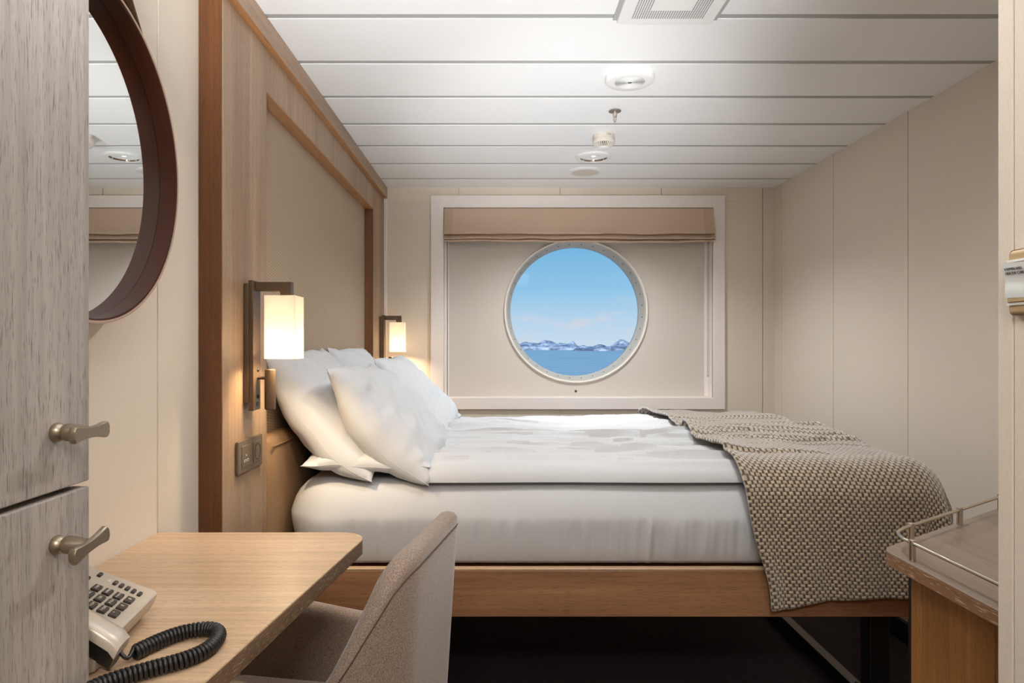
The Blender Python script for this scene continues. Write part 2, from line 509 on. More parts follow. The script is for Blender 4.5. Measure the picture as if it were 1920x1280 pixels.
# roman blind
bl = thing('roman_blind', (.447, YB-.01, 1.715), 'raised beige linen roman blind hanging across the top of the window recess', 'blind')
def blind_sheet(bm, x0, x1):
    prof = [(-.002, 1.900), (-.006, 1.86), (-.014, 1.80), (-.028, 1.768), (-.034, 1.758), (-.030, 1.752), (-.004, 1.757),
            (-.014, 1.745), (-.028, 1.737), (-.033, 1.731), (-.028, 1.726), (-.002, 1.731), (-.012, 1.722), (-.025, 1.716), (-.020, 1.709), (.004, 1.711), (.010, 1.75), (.010, 1.90)]
    n = max(2, int((x1-x0)/.012)); rows = []
    for i in range(n+1):
        x = x0+(x1-x0)*i/n; row = []
        for k, (dy, z) in enumerate(prof):
            w = sstep(1.80, 1.74, z) if k < 16 else 0
            f = k*.9
            dz = .008*w*nz(x*5.5, 0, 3.1 if k < 6 else (7.7 if k < 11 else 12.3))
            yy = -.004*w*nz(x*7, 1.7, k//5)
            if k < 16 and x > 1.17: yy -= .02*sstep(1.17, 1.21, x)*sstep(1.9, 1.78, z)
            row.append((x, YB-.012+dy+yy, z+dz))
        rows.append(row)
    V = add_grid(bm, rows, False, True)
    bm.faces.new(V[0]); bm.faces.new(V[-1])
bm = new_bm(); blind_sheet(bm, -.259, 1.150)
obj('blind_cloth', bm, M['blind'], bl, angle=60)
for (xa, xb) in ((-.305, -.2592), (1.1502, 1.203)):
    bm = new_bm(); blind_sheet(bm, xa, xb); obj('side_hem', bm, M['blind_hem'], bl, angle=60)
bm = new_bm()
for dx in (0, .008):
    z = 1.72
    pts = []
    while z > .962:
        bmesh.ops.create_icosphere(bm, subdivisions=1, radius=.0021, matrix=Matrix.Translation((1.178+dx, YB+.012, z)))
        z -= .0052
for k in range(5):
    a = PI*k/4
    bmesh.ops.create_icosphere(bm, subdivisions=1, radius=.0021, matrix=Matrix.Translation((1.182+.004*math.cos(a), YB+.012, .962-.005*math.sin(a))))
obj('bead_chain', bm, M['bronze_dark'], bl)

# ------------------------------------------------------------------ headboard wall
hb = thing('headboard', (-.67, 2.715, 0), 'tall brown walnut headboard frame around a woven beige wall panel', 'headboard')
XH = -.645
def hpart(name, x0, x1, y0, y1, z0, z1, m, bev=.0012):
    b = new_bm(); add_box(b, x0, x1, y0, y1, z0, z1, bev, 1); return obj(name, b, m, hb)
hpart('stile', XL+.001, XH, 1.594, 1.898, 0, 1.955, M['wood_v'])
hpart('stile', XL+.001, XH, 3.513, YB-.009, 0, 1.955, M['wood_v'])
hpart('end_panel', XL+.001, XH-.0005, 1.5905, 1.594, 0, ZC-.001, M['wood_dark'], .0004)
hpart('top_rail', XL+.001, XH, 1.898, 3.513, 1.8372, 1.955, M['wood_v'])
hpart('rail_lipping', XL+.001, XH-.0006, 1.8985, 3.5125, 1.8335, 1.8372, M['wood_orange'], .0004)
hpart('reveal_lipping', XL+.001, XH-.0006, 3.5095, 3.513, .30, 1.834, M['wood_reveal'], .0004)
hpart('cornice', XL+.001, -.625, 1.586, YB-.009, 1.9585, ZC-.0005, M['wood_y'])
hpart('cornice_lipping', XL+.001, -.6256, 1.586, YB-.009, 1.9552, 1.9585, M['wood_orange'], .0004)
hpart('wall_cloth', XL+.001, -.690, 1.8985, 3.5095, .30, 1.8335, M['panel_fabric'], .0005)
# padded cushion: rounded pad with a gathered top seam
bm = new_bm()
rows = []
prof = [(-.688, .36), (-.640, .36), (-.634, .45), (-.631, .60), (-.632, .75), (-.636, .835), (-.642, .858), (-.652, .868), (-.668, .873), (-.688, .873)]
for i in range(81):
    y = 1.9005+(3.5075-1.9005)*i/80; row = []
    for k, (x, z) in enumerate(prof):
        e = 1-sstep(0, .06, min(y-1.9005, 3.5075-y))
        dz = .004*nz(y*16, z*9) if 4 < k < 9 else 0
        row.append((x-.012*e*(1 if k in (1, 2, 3, 4, 5, 6) else 0), y, z+dz-.008*e*(k > 4)))
    rows.append(row)
V = add_grid(bm, rows, False, True); bm.faces.new(V[0]); bm.faces.new(V[-1])
obj('padded_cushion', bm, M['cushion'], hb, angle=50)
bm = new_bm()
add_tube(bm, [(-.6355-.001*math.sin(y*40), y, .846+.0045*nz(y*14, 2)) for y in [1.915+i*.02 for i in range(78)]], .0022, 6)
obj('cushion_seam', bm, M['cushion'], hb)

# ------------------------------------------------------------------ bedside wall lamps
def make_lamp():
    Y0 = 1.754
    r = thing('wall_lamp', (-.63, Y0, .965), 'lit bronze wall lamp with square cream shade above the double socket', 'lamp', 'bedside wall lamps')
    b = new_bm(); add_box(b, XH+.0003, -.632, Y0-.031, Y0+.027, .985, 1.288, .002)
    add_box(b, -.634, -.6205, Y0-.027, Y0+.027, .965, 1.296, .0025)
    bp = obj('back_plate', b, M['bronze'], r)
    for z, s in ((1.068, 1), (1.000, 1)):
        b = new_bm(); add_lathe(b, [(.0052, 0), (.0052, .002), (.004, .0032), (0, .0034)], (-.6206, Y0+.006, z), 'x', 14)
        obj('switch', b, M['phone_dark'], bp)
    b = new_bm(); add_box(b, -.6206, -.6196, Y0-.004, Y0+.012, .975, .986, .0004, 1)
    obj('charging_port', b, M['phone_dark'], bp)
    b = new_bm()
    pts = [(-.6206, 1.293), (-.530, 1.293), (-.530, 1.250), (-.557, 1.250), (-.557, 1.2705), (-.6206, 1.2705)]
    lo = [b.verts.new((x, Y0-.012, z)) for x, z in pts]; hi = [b.verts.new((x, Y0+.012, z)) for x, z in pts]
    f1 = b.faces.new(lo); f2 = b.faces.new(hi[::-1])
    for i in range(6): b.faces.new((lo[i], lo[(i+1) % 6], hi[(i+1) % 6], hi[i]))
    bmesh.ops.bevel(b, geom=list(f1.edges)+list(f2.edges), offset=.0012, segments=1, affect='EDGES')
    obj('arm', b, M['bronze'], r)
    # shade: four walls and a top with a hole, open below
    b = new_bm()
    cx, h = -.5507, .0388
    prof = [(h-.014, 1.2565), (h-.001, 1.2570), (h, 1.2560), (h, 1.0975), (h-.0012, 1.0965), (h-.0016, 1.0975), (h-.0016, 1.2545), (h-.014, 1.2545)]
    rows = []
    for (sx, sy) in ((-1, -1), (1, -1), (1, 1), (-1, 1)):
        for c in (0,):
            rows.append([(cx+sx*p, Y0+sy*p, z) for p, z in prof])
    add_grid(b, rows, True, True)
    obj('lamp_shade', b, M['shade'], r, smooth=False)
    b = new_bm(); add_box(b, cx-.006, cx+.006, Y0-.030, Y0+.030, 1.2515, 1.2542); add_box(b, cx-.014, cx+.014, Y0-.014, Y0+.014, 1.251, 1.2535)
    obj('shade_holder', b, M['white'], r)
    b = new_bm(); bmesh.ops.create_uvsphere(b, u_segments=20, v_segments=14, radius=.019, matrix=Matrix.Translation((cx, Y0, 1.158)))
    add_lathe(b, [(.0125, .016), (.0125, .095)], (cx, Y0, 1.158), 'z', 16)
    t = NT('lamp_bulb'); em = t.n('Emission', {'Color': lin((255, 226, 180)), 'Strength': 10.}); t.t.links.new(em.outputs[0], t.out.inputs[0])
    obj('bulb', b, t.m, r)
    b = new_bm(); add_tube(b, [(-.6206, Y0+.004, 1.047), (-.60, Y0+.004, 1.047)], .004, 12)
    rs = None
    c0 = obj('reading_arm', b, M['bronze'], r)
    b = new_bm(); add_lathe(b, [(0, 0), (.0115, 0), (.0138, .003), (.0138, .101), (.0125, .1035), (0, .1035)], (-.5885, Y0+.004, .966), 'z', 32)
    obj('reading_light', b, M['bronze'], r)
    return r
lamp = make_lamp()
lamp2 = dup(lamp, (-.63, 3.722, .965), 'lit bronze wall lamp with cream shade beside the window corner, beyond the pillows')

# double socket
so = thing('wall_socket', (XH, 1.755, .812), 'bronze double wall socket on the wooden upright under the wall lamp', 'socket')
b = new_bm(); add_box(b, XH+.0003, XH+.0085, 1.671, 1.841, .812, .894, .003); fr = obj('socket_plate', b, M['bronze_dark'], so)
b = new_bm(); add_box(b, XH+.008, XH+.0100, 1.690, 1.748, .826, .880, .001, 1); a = obj('usb_insert', b, M['bronze_dark'], so)
for dy in (1.704, 1.722):
    b = new_bm(); add_box(b, XH+.0099, XH+.0106, dy, dy+.012, .839, .8445); obj('usb_port', b, M['ink'], a)
    b = new_bm(); add_box(b, XH+.0104, XH+.0108, dy+.002, dy+.010, .8405, .843); obj('usb_slot', b, M['dark'], a)
b = new_bm(); add_box(b, XH+.0099, XH+.0104, 1.716, 1.721, .853, .857); obj('usb_mark', b, M['ink'], a)
b = new_bm(); add_box(b, XH+.008, XH+.0100, 1.769, 1.827, .826, .880, .001, 1); a = obj('socket_insert', b, M['bronze_dark'], so)
b = new_bm(); add_lathe(b, [(.0215, .0021), (.0205, .0028), (.0195, .0022), (.0185, .0006), (0, .0004)], (XH+.0082, 1.798, .853), 'x', 40, cap=False); obj('socket_well', b, M['phone_dark'], a)
for dz in (-.017, .017):
    b = new_bm(); add_box(b, XH+.009, XH+.0107, 1.795, 1.801, .853+dz-.002, .853+dz+.002); obj('earth_clip', b, M['steel'], a)

# ------------------------------------------------------------------ bed
bed = thing('bed', (.34, 2.70, 0), 'wide wooden platform bed on black steel legs', 'bed')
def bpart(name, x0, x1, y0, y1, z0, z1, m, bev=.002):
    b = new_bm(); add_box(b, x0, x1, y0, y1, z0, z1, bev, 1); return obj(name, b, m, bed)
bpart('side_rail', -.625, 1.205, 1.905, 1.927, .373, .503, M['wood_x'])
bpart('rail_lipping', -.625, 1.205, 1.905, 1.927, .503, .5085, M['desk'], .001)
bpart('side_rail', -.625, 1.205, 3.478, 3.500, .373, .508, M['wood_x'])
bpart('foot_rail', 1.212, 1.234, 1.955, 3.45, .373, .508, M['wood_y'])
bpart('platform', -.625, 1.205, 1.928, 3.477, .42, .500, M['wood_dark'])
for (x, y) in ((1.083, 1.965), (1.083, 3.40), (-.45, 1.965), (-.45, 3.40)):
    bpart('leg', x-.0275, x+.0275, y-.0275, y+.0275, 0, .374, M['black'])
# steel runner on the floor
ru = thing('floor_runner', (1.145, 2.5, 0), 'grey topped black steel runner bolted to the floor under the bed', 'rail')
b = new_bm(); add_box(b, 1.128, 1.163, 1.62, 3.40, 0, .047, .002, 1); obj('runner_bar', b, M['black'], ru)
b = new_bm(); add_box(b, 1.128, 1.163, 1.62, 3.40, .047, .050, .001, 1); obj('runner_top', b, M['greysteel'], ru)
for y in (2.185, 2.9):
    b = new_bm(); add_lathe(b, [(.0065, 0), (.0065, .0025), (.005, .004), (0, .0042)], (1.1455, y, .050), 'z', 6); obj('bolt', b, M['black'], ru)

# mattress: lofted rounded body with tucked, creased sheet
def rrect(x0, x1, y0, y1, r, step=.008):
    pts = []
    def line(a, b):
        L = math.hypot(b[0]-a[0], b[1]-a[1]); n = max(1, int(L/step))
        for i in range(n): pts.append((a[0]+(b[0]-a[0])*i/n, a[1]+(b[1]-a[1])*i/n))
    def arc(cx, cy, a0):
        for i in range(8): t = a0+PI/2*i/8; pts.append((cx+r*math.cos(t), cy+r*math.sin(t)))
    line((x0+r, y0), (x1-r, y0)); arc(x1-r, y0+r, -PI/2)
    line((x1, y0+r), (x1, y1-r)); arc(x1-r, y1-r, 0)
    line((x1-r, y1), (x0+r, y1)); arc(x0+r, y1-r, PI/2)
    line((x0, y1-r), (x0, y0+r)); arc(x0+r, y0+r, PI)
    return pts
MX0, MX1, MY0, MY1 = -.621, 1.225, 1.928, 3.477
bm = new_bm()
prof = [(.024, .5095), (.018, .520), (.011, .555), (.005, .595), (.001, .62), (-.001, .637), (.0, .645), (.004, .66), (.012, .682), (.024, .703), (.040, .720), (.062, .731), (.095, .737), (.14, .738)]
base = rrect(MX0, MX1, MY0, MY1, .15, .007)
nb = len(base); rings = []
nrm = []
for i in range(nb):
    a, c = Vector(base[i-1]), Vector(base[(i+1) % nb]); t = (c-a).normalized(); nrm.append(Vector((-t.y, t.x)))
for (o, z) in prof:
    ring = []
    w = sstep(.665, .60, z)*(.35+.65*sstep(.512, .56, z)); w2 = sstep(.72, .66, z)
    for i in range(nb):
        p = Vector(base[i]); n = nrm[i]
        s = p.x if abs(n.y) > .7 else p.y+3
        sh = nz(s*3.1, 4.2)*.03*(z-.6)
        q = 1-abs(nz((s+sh)*21, z*1.3, 2.))*2.6
        q2 = 1-abs(nz((s+sh)*47, z*1.0, 5.))*3.2
        e = .0095*w*max(0, q)**1.5*(.3+.7*sstep(-.2, .4, nz(s*2.2, 9.)))+.005*w*max(0, q2)**2+.004*w2*nz(s*3, z*5)
        # one long crease
        e += .007*w*math.exp(-((s-.43-.1*(z-.6)*nz(z*9, 3))/.006)**2)
        dzz = .0015*w2*nz(s*2.5, 7.7)
        ring.append((p.x+n.x*(o-e), p.y+n.y*(o-e), z+dzz))
    rings.append(ring)
V = add_grid(bm, rings, False, True)
bm.faces.new(V[-1]); bm.faces.new(V[0][::-1])
mt = obj('mattress', bm, M['sheet'], angle=80)
tag(mt, 'thick mattress in a creased white fitted sheet on the wooden bed', 'mattress')

# duvets
FIELD = []
def bed_top(x, y):
    z = .739
    for (x0, x1, y0, y1, nx, ny, top) in FIELD:
        i = round((x-x0)/(x1-x0)*nx); j = round((y-y0)/(y1-y0)*ny)
        for a in range(i-6, i+7, 2):
            for b in range(j-5, j+6):
                if 0 <= a <= nx and 0 <= b <= ny: z = max(z, top[a][b].z)
    return z
def duvet(name, x0, x1, y0, y1, H, seed, label):
    bm = new_bm()
    nx, ny = 150, 96
    top, bot = [], []
    for i in range(nx+1):
        x = x0+(x1-x0)*i/nx; rt = []; rb = []
        for j in range(ny+1):
            t = j/ny; y = y0+(y1-y0)*t
            e = min(1, min(y-y0, y1-y)/.05); ex = min(1, min(x-x0, x1-x)/.05)
            rnd = math.sqrt(max(0, 1-(1-max(0, e))**2))*math.sqrt(max(0, 1-(1-max(0, ex))**2))
            h = H(x, t)
            wr = 0
            for (f, am, sd) in ((14, .015, 0), (30, .015, 5), (60, .008, 9)):
                v = 1-abs(nz(x*1.5+sd+seed, (y+.022*nz(x*1.7, y*3, seed))*f, sd+seed))*2.3
                wr += am*max(-.5, v)
            wr *= sstep(.0, .14, t)*(1-.6*sstep(.86, 1, t))*min(1, .35+.65*sstep(-.35, .35, nz(x*1.1, y*3.0, seed+2)))
            wr += .004*nz(x*4, y*4, seed+8)
            # cross fold lines pressed into the cloth
            for fx in (.05, .55): wr += .0028*math.exp(-((x-fx-.02*nz(y*6, fx))/.006)**2)
            yy = y+.006*nz(x*3, seed)*(1-t) - .004*(1-e)*0
            z0 = .7392
            q = Vector((x, yy, z0+.004+(h-.004)*rnd+wr*rnd))
            rt.append(q); rb.append((q.x, q.y, z0))
        top.append(rt); bot.append(rb)
    FIELD.append((x0, x1, y0, y1, nx, ny, top))
    V = add_grid(bm, top); W = add_grid(bm, bot)
    for i in range(nx):
        for j in (0, ny): bm.faces.new((V[i][j], V[i+1][j], W[i+1][j], W[i][j]))
    for j in range(ny):
        for i in (0, nx): bm.faces.new((V[i][j], V[i][j+1], W[i][j+1], W[i][j]))
    o = obj(name, bm, M['sheet'], angle=70)
    tag(o, label, 'duvet', 'duvets on the bed'); return o
def Hn(x, t): return .040+.022*sstep(.35, .72, t)-.046*sstep(.76, 1., t)
def Hf(x, t): return .046+.004*sstep(.0, .25, t)-.038*sstep(.5, 1., t)
# pillows
def pillow(name, L, H, T, seed, sag, o, lean, label, yaw=0., pinch=.07, bend=0., group='white pillows'):
    """o: world position of the middle of the lower edge; lean: angle above horizontal of the pillow's plane, leaning to -X."""
    bm = new_bm(); nu, nv = 64, 52
    F, B = [], []
    for i in range(nu+1):
        u = -1+2*i/nu; f, bk = [], []
        for j in range(nv+1):
            v = -1+2*j/nv
            x = u*L/2*(1-pinch*(1-v*v)*(.5+.5*u*u)); y = v*H/2*(1-pinch*1.1*(1-u*u)*(.5+.5*v*v))
            x += .012*nz(v*2, seed)*abs(u)**3; y += .014*nz(u*2, seed+4)*abs(v)**3
            cu, cv = max(0, 1-u*u), max(0, 1-v*v)
            t = T/2*(cu**.42)*(cv**.5)*(1-sag*v)
            ed = (cu*cv)**.35
            wr = 0
            for (fq, am, k) in ((2.6, .022, 0), (5.5, .011, 3), (13, .0015, 7)):
                w = 1-abs(nz(u*fq*.8+seed, v*fq*.8-u*.9, k+seed))*2.2
                wr += am*w*.7
            # corner gathers
            rad = 0
            for sx in (-1, 1):
                for sy in (-1, 1):
                    d = math.hypot(u-sx, v-sy)
                    an = math.atan2(v-sy, u-sx)
                    rad += .007*math.exp(-(d/.55)**2)*math.sin(an*15+seed)*min(1, d*4)
            # pressed fold lines
            fold = .003*math.exp(-((v+.1-.05*nz(u*3, seed))/.018)**2)-.003*math.exp(-((u-.35-.03*nz(v*4, seed))/.018)**2)
            zf = t+ed*(wr+rad+fold)
            zb = -t*.72-ed*.4*wr
            dz = .010*nz(u*2.3, v*2.3, seed+11)-bend*(1-v*v)
            f.append(Vector((x, y, zf+dz))); bk.append(Vector((x, y, zb+dz)))
        F.append(f); B.append(bk)
    c, s = math.cos(lean), math.sin(lean)
    Mx = Matrix(((0, -c, s), (1, 0, 0), (0, s, c)))       # columns: local x -> +Y, local y -> up the lean, local z -> outward
    Rz = Matrix.Rotation(yaw, 3, 'Z')
    def W(p): return Rz @ (Mx @ (p+Vector((0, H/2, 0))))+Vector(o)
    def WP(p):
        q = W(p); q.x = max(q.x, -.686)
        if .44 < q.z < .875: q.x = max(q.x, -.629)
        return q
    FW = [[WP(p) for p in r] for r in F]; BW = [[WP(p) for p in r] for r in B]
    V = add_grid(bm, FW); Bv = add_grid(bm, BW)
    bmesh.ops.remove_doubles(bm, verts=bm.verts, dist=.0008)
    ob = obj(name, bm, M['cotton'], angle=80, origin=o)
    # thin seam piping round the edge
    loop = [FW[i][0] for i in range(nu)]+[FW[nu][j] for j in range(nv)]+[FW[i][nv] for i in range(nu, 0, -1)]+[FW[0][j] for j in range(nv, 0, -1)]
    b = new_bm(); add_tube(b, loop, .0007, 6, closed=True); obj('pillow_seam', b, M['cotton'], ob)
    tag(ob, label, 'pillow', group); return ob
pA = pillow('pillow', .68, .485, .22, 1.3, .25, (-.366, 2.285, .742), R(50), 'white striped pillow leaning on the headboard below the lit lamp with the socket', bend=.05)
pA2 = pillow('pillow', .68, .485, .20, 6.1, .25, (-.372, 3.05, .75), R(50), 'white pillow leaning on the headboard, farther one mostly hidden behind others', bend=.05)
pB = pillow('pillow', .66, .44, .21, 2.2, .30, (-.200, 2.262, .730), R(50), 'white striped pillow in front, nearest, with a crumpled lower corner', bend=.045)
pB2 = pillow('pillow', .66, .44, .20, 7.8, .30, (-.206, 3.03, .745), R(50), 'white striped pillow in front on the window side of the bed', bend=.045)
pF = pillow('pillow', .68, .37, .12, 9.4, 0, (-.205, 2.298, .781), R(1), 'flat white pillow lying under the near leaning pillows', pinch=.0)
pF2 = pillow('pillow', .66, .41, .11, 5.4, 0, (-.185, 3.06, .784), R(1), 'flat white pillow lying under the leaning pillows by the window', pinch=.05)
duvet('duvet', -.235, 1.20, 1.950, 2.665, Hn, 0., 'white wrinkled duvet on the near half of the bed')
duvet('duvet', -.235, 1.20, 2.685, 3.452, Hf, 31., 'white wrinkled duvet on the half of the bed under the window')

# knitted throw
def throw():
    bm = new_bm(); uvl = bm.loops.layers.uv.new('UVMap')
    r = .098
    cx1, cy0 = 1.266-r, 1.900+r          # core edges; roll radius r
    def topz(x, y):
        t = sstep(3.05, 3.45, y)
        z = .797-.034*t-.010*sstep(2.4, 1.99, y)
        z += .010*math.exp(-((y-2.66)/.05)**2)
        return z
    def prof(e):
        if e < r*PI/2: a = e/r; return r*math.sin(a), r*(1-math.cos(a))
        return r, r+(e-r*PI/2)
    NX, NY = 150, 280
    fx0, fx1 = .735, 1.50
    fy1 = 3.42
    P, U = [], []
    for i in range(NX+1):
        row, ur = [], []
        tt = i/NX
        for j in range(NY+1):
            s = j/NY
            fx = fx0+(fx1-fx0)*tt
            hem = .455-.035*sstep(0., .5, tt)+.006*nz(tt*6, 3.3)
            fy0 = cy0-hem
            fy = fy1+(fy0-fy1)*s
            left = (1-sstep(0, .25, tt))
            fx += left*(.018*nz(fy*4.2, 1.1)+(-.035)*sstep(2.6, 3.4, fy)+.075*sstep(cy0-.05, cy0-.47, fy)-.02*sstep(1.9, 2.3, fy)*sstep(2.8, 2.3, fy))-.062*sstep(3.1, 2.2, fy)*(1-.6*sstep(0, .8, tt))
            dx, dy = max(0, fx-cx1), max(0, cy0-fy)
            e = math.hypot(dx, dy)
            bx, by = min(fx, cx1), max(fy, cy0)
            out, drop = prof(e)
            ux, uy = (dx/e, -dy/e) if e > 1e-6 else (0, 0)
            z = max(topz(bx, by), bed_top(bx, by)+.006)-drop
            x, y = bx+ux*out, by+uy*out
            # folds: ridges across the top, soft hanging ripples, corner gathers
            amp = 0
            if e < r:
                for (yr, hh, w) in ((2.52, .013, .010), (2.28, .010, .008), (2.86, .007, .014)):
                    q = yr+.05*nz(fx*2.5, yr)+.05*(fx-1)
                    k = sstep(.78, .86, fx)
                    amp += k*hh*math.exp(-((fy-q)/w)**2)
                amp += .008*abs(nz(fx*5, fy*3.2, 4.))+.003*abs(nz(fx*12, fy*9, 2.))
                amp += .016*sstep(2.9, 3.3, fy)*max(0, nz(fx*6+1, fy*3, 8.)+.2)
                amp *= sstep(r*1.2, 0, e)*.9+.1
            amp2 = sstep(r, r*2.2, e)*(.014*abs(nz(fx*5+2, 5.5))+.009*abs(nz(fx*13, fy*2.2, 1.)))
            if dx > 0 and dy > 0: amp2 += sstep(r, r*2.5, e)*.014*(1+math.sin(math.atan2(dy, dx)*7+.6))
            # rolled left edge
            edge = .010*math.exp(-(tt/.035)**2)
            z += amp+(edge if e < r else 0)
            x += ux*(amp2+.006); y += uy*(amp2+.006+(edge if e >= r else 0)+.002)
            row.append(Vector((x, y, z))); ur.append((fx, fy))
        P.append(row); U.append(ur)
    V = add_grid(bm, P)
    uvof = {}
    for i in range(NX+1):
        for j in range(NY+1): uvof[V[i][j]] = U[i][j]
    # thickness
    bm.normal_update()
    if V[40][100].normal.z < 0: bmesh.ops.reverse_faces(bm, faces=bm.faces)
    for f in bm.faces:
        for l in f.loops: l[uvl].uv = uvof[l.vert]
    o = obj('throw_blanket', bm, M['knit'], angle=180, fix=False)
    md = o.modifiers.new('thickness', 'SOLIDIFY'); md.thickness = .009; md.offset = 1
    tag(o, 'brown and cream knitted throw draped over the foot of the bed', 'blanket')
    return o
th = throw()

# ------------------------------------------------------------------ tall cabinet on the left
cab = thing('tall_cabinet', (-.70, .53, 0), 'tall grey washed oak cabinet with two stacked doors', 'cabinet')
XC = -.458
b = new_bm(); add_box(b, -1.04, XC-.021, .30, .7645, 0, ZC-.001, .001, 1); obj('carcass', b, M['grey_oak'], cab)
def handle(par, z, tilt):
    Yh = .703
    b = new_bm()
    add_lathe(b, [(0, 0), (.0085, 0), (.0098, .002), (.0100, .005), (.0088, .0085), (.0072, .010), (.0090, .0125), (.0094, .017), (.0080, .025), (.0066, .034), (0, .036)], (XC, Yh, z), 'x', 24)
    # bow-tie bar
    rows = []
    n = 24
    ct, st = math.cos(tilt), math.sin(tilt)
    for i in range(n+1):
        t = -1+2*i/n
        hw = .0056+.0040*t*t*(1.15-.15*t*t)
        if abs(t) > .86: hw *= math.sqrt(max(.02, 1-((abs(t)-.86)/.14)**2*.8))
        L = .030*t; row = []
        for (dx, dh) in ((0, -.8), (0, .8), (.0015, 1), (.0055, 1), (.007, .85), (.007, -.85), (.0055, -1), (.0015, -1)):
            h = hw*dh
            row.append((XC+.0335+dx, Yh+L*ct-h*st, z+L*st+h*ct))
        rows.append(row)
    V = add_grid(b, rows, False, True); b.faces.new(V[0]); b.faces.new(V[-1])
    return obj('handle', b, M['pewter'], par, angle=35)
b = new_bm(); add_box(b, XC-.020, XC, .302, .7645, .9795, 2.005, .0022, 2); d1 = obj('door', b, M['grey_oak'], cab)
handle(d1, 1.041, R(0))
b = new_bm(); add_box(b, XC-.020, XC, .302, .7645, .06, .9735, .0022, 2); d2 = obj('door', b, M['grey_oak'], cab)
handle(d2, .925, R(9))

# ------------------------------------------------------------------ mirror
mi = thing('round_mirror', (-.66, 1.054, 1.165), 'round mirror in a deep brown leather hoop hung by a strap', 'mirror')
mc = (XL+.0005, 1.054, 1.439)
b = new_bm(); add_lathe(b, [(0, .030), (.2685, .030), (.2685, .0435), (0, .0435)], mc, 'x', 96, cap=False); obj('mirror_glass', b, M['mirror'], mi)
b = new_bm(); add_lathe(b, [(.2735, 0), (.2665, .0005), (.2665, .0295), (.2735, .0375)], mc, 'x', 128, cap=False); obj('hoop_backing', b, M['leather'], mi)
b = new_bm(); add_lathe(b, [(.2735, .0385), (.2700, .0436), (.2672, .0438), (.2672, .0745), (.2690, .0752), (.2705, .0752), (.2735, .0745)], mc, 'x', 128, cap=False); obj('leather_hoop', b, M['leather'], mi)
b = new_bm(); add_lathe(b, [(.2708, .0750), (.2700, .0768), (.2722, .0774), (.2746, .0768), (.2748, .0), (.2737, .0)], mc, 'x', 128, cap=False); obj('hoop_rim', b, M['leather_edge'], mi)
b = new_bm()
for sg in (-1, 1):
    nrm_ = Vector((0, sg*.785, .62)).normalized()
    tp = Vector((0, 1.054, 1.439))+nrm_*.2752; tq = Vector((0, 1.054+sg*.004, 1.889))
    vs = []
    for p in (tp, tq):
        for (x, k) in ((-.668, 0), (-.634, 0), (-.634, 1), (-.668, 1)):
            q = p+nrm_*k*.003; vs.append(b.verts.new((x, q.y, q.z)))
    for i in range(4): b.faces.new((vs[i], vs[(i+1) % 4], vs[4+(i+1) % 4], vs[4+i]))
    b.faces.new(vs[:4]); b.faces.new(vs[4:])
obj('strap', b, M['strap'], mi)
b = new_bm(); add_lathe(b, [(.011, 0), (.011, .068), (.017, .070), (.017, .078), (0, .080)], (XL+.0005, 1.054, 1.878), 'x', 24); obj('peg', b, M['wood_dark'], mi)

# ------------------------------------------------------------------ desk
ZD = .747
dk = thing('desk', (-.5, 1.09, 0), 'pale oak wall desk with a rounded outer corner', 'desk')
def rounded(poly, rad, n=10):
    """rad: dict index->radius"""
    out = []
    for i, p in enumerate(poly):
        if i not in rad: out.append(p); continue
        p = Vector(p); a = (Vector(poly[i-1])-p).normalized(); c = (Vector(poly[(i+1) % len(poly)])-p).normalized()
        ang = a.angle(c); r = rad[i]; d = r/math.tan(ang/2)
        cen = p+(a+c).normalized()*(r/math.sin(ang/2))
        s = p+a*d-cen; e = p+c*d-cen
        tot = s.angle(e); sg = 1 if s.x*e.y-s.y*e.x > 0 else -1
        for k in range(n+1):
            rot = Matrix.Rotation(sg*tot*k/n, 2); q = cen+rot @ s; out.append((q.x, q.y))
    return out
poly = [(-.699, .7665), (-.454, .7665), (-.454, .66), (-.348, .66), (-.264, 1.402), (-.699, 1.402)]
pts = rounded(poly, {4: .052})
b = new_bm(); add_prism(b, pts, ZD-.0035, ZD, .0012, 1); obj('desk_top', b, M['desk'], dk)
inset = [(x, y) for x, y in pts]
b = new_bm(); add_prism(b, inset, ZD-.029, ZD-.0036, .001, 1); obj('desk_edge', b, M['desk_edge'], dk)
b = new_bm()
add_prism(b, [(-.699, 1.28), (-.352, 1.20), (-.3255, 1.395), (-.699, 1.395)], ZD-.085, ZD-.0295, .001, 1)
obj('apron', b, M['cab_wood'], dk)
b = new_bm(); add_box(b, -.699, -.63, 1.375, 1.395, 0, ZD-.0855, .001, 1); obj('end_support', b, M['wood_dark'], dk)
b = new_bm(); add_box(b, -.699, -.44, .7665, .7805, 0, ZD-.0295, .001, 1); obj('side_support', b, M['wood_dark'], dk)

# ------------------------------------------------------------------ telephone
ph = thing('telephone', (-.55, .86, ZD), 'silver desk telephone with dark keys beside the tall cabinet', 'telephone')
O = Vector((-.482, .9555, ZD+.038))
eu = Vector((.133, -.991, 0)).normalized(); hh = Vector((-.991, -.133, 0)).normalized()
AL = R(24); ev = (hh*math.cos(AL)+Vector((0, 0, 1))*math.sin(AL)); en = (-eu).cross(ev).normalized()
def PH(u, v, w=0.): return O+eu*u+ev*v+en*w
def phone_slab(bm, u0, u1, prof, bev=.003):
    lo = [bm.verts.new(O+eu*u0+hh*h+Vector((0, 0, z))) for h, z in prof]
    hi = [bm.verts.new(O+eu*u1+hh*h+Vector((0, 0, z))) for h, z in prof]
    n = len(prof); f1 = bm.faces.new(lo); f2 = bm.faces.new(hi[::-1])
    for i in range(n): bm.faces.new((lo[i], lo[(i+1) % n], hi[(i+1) % n], hi[i]))
    bmesh.ops.bevel(bm, geom=list(f1.edges)+list(f2.edges), offset=bev, segments=2, affect='EDGES')
ta = math.tan(AL)
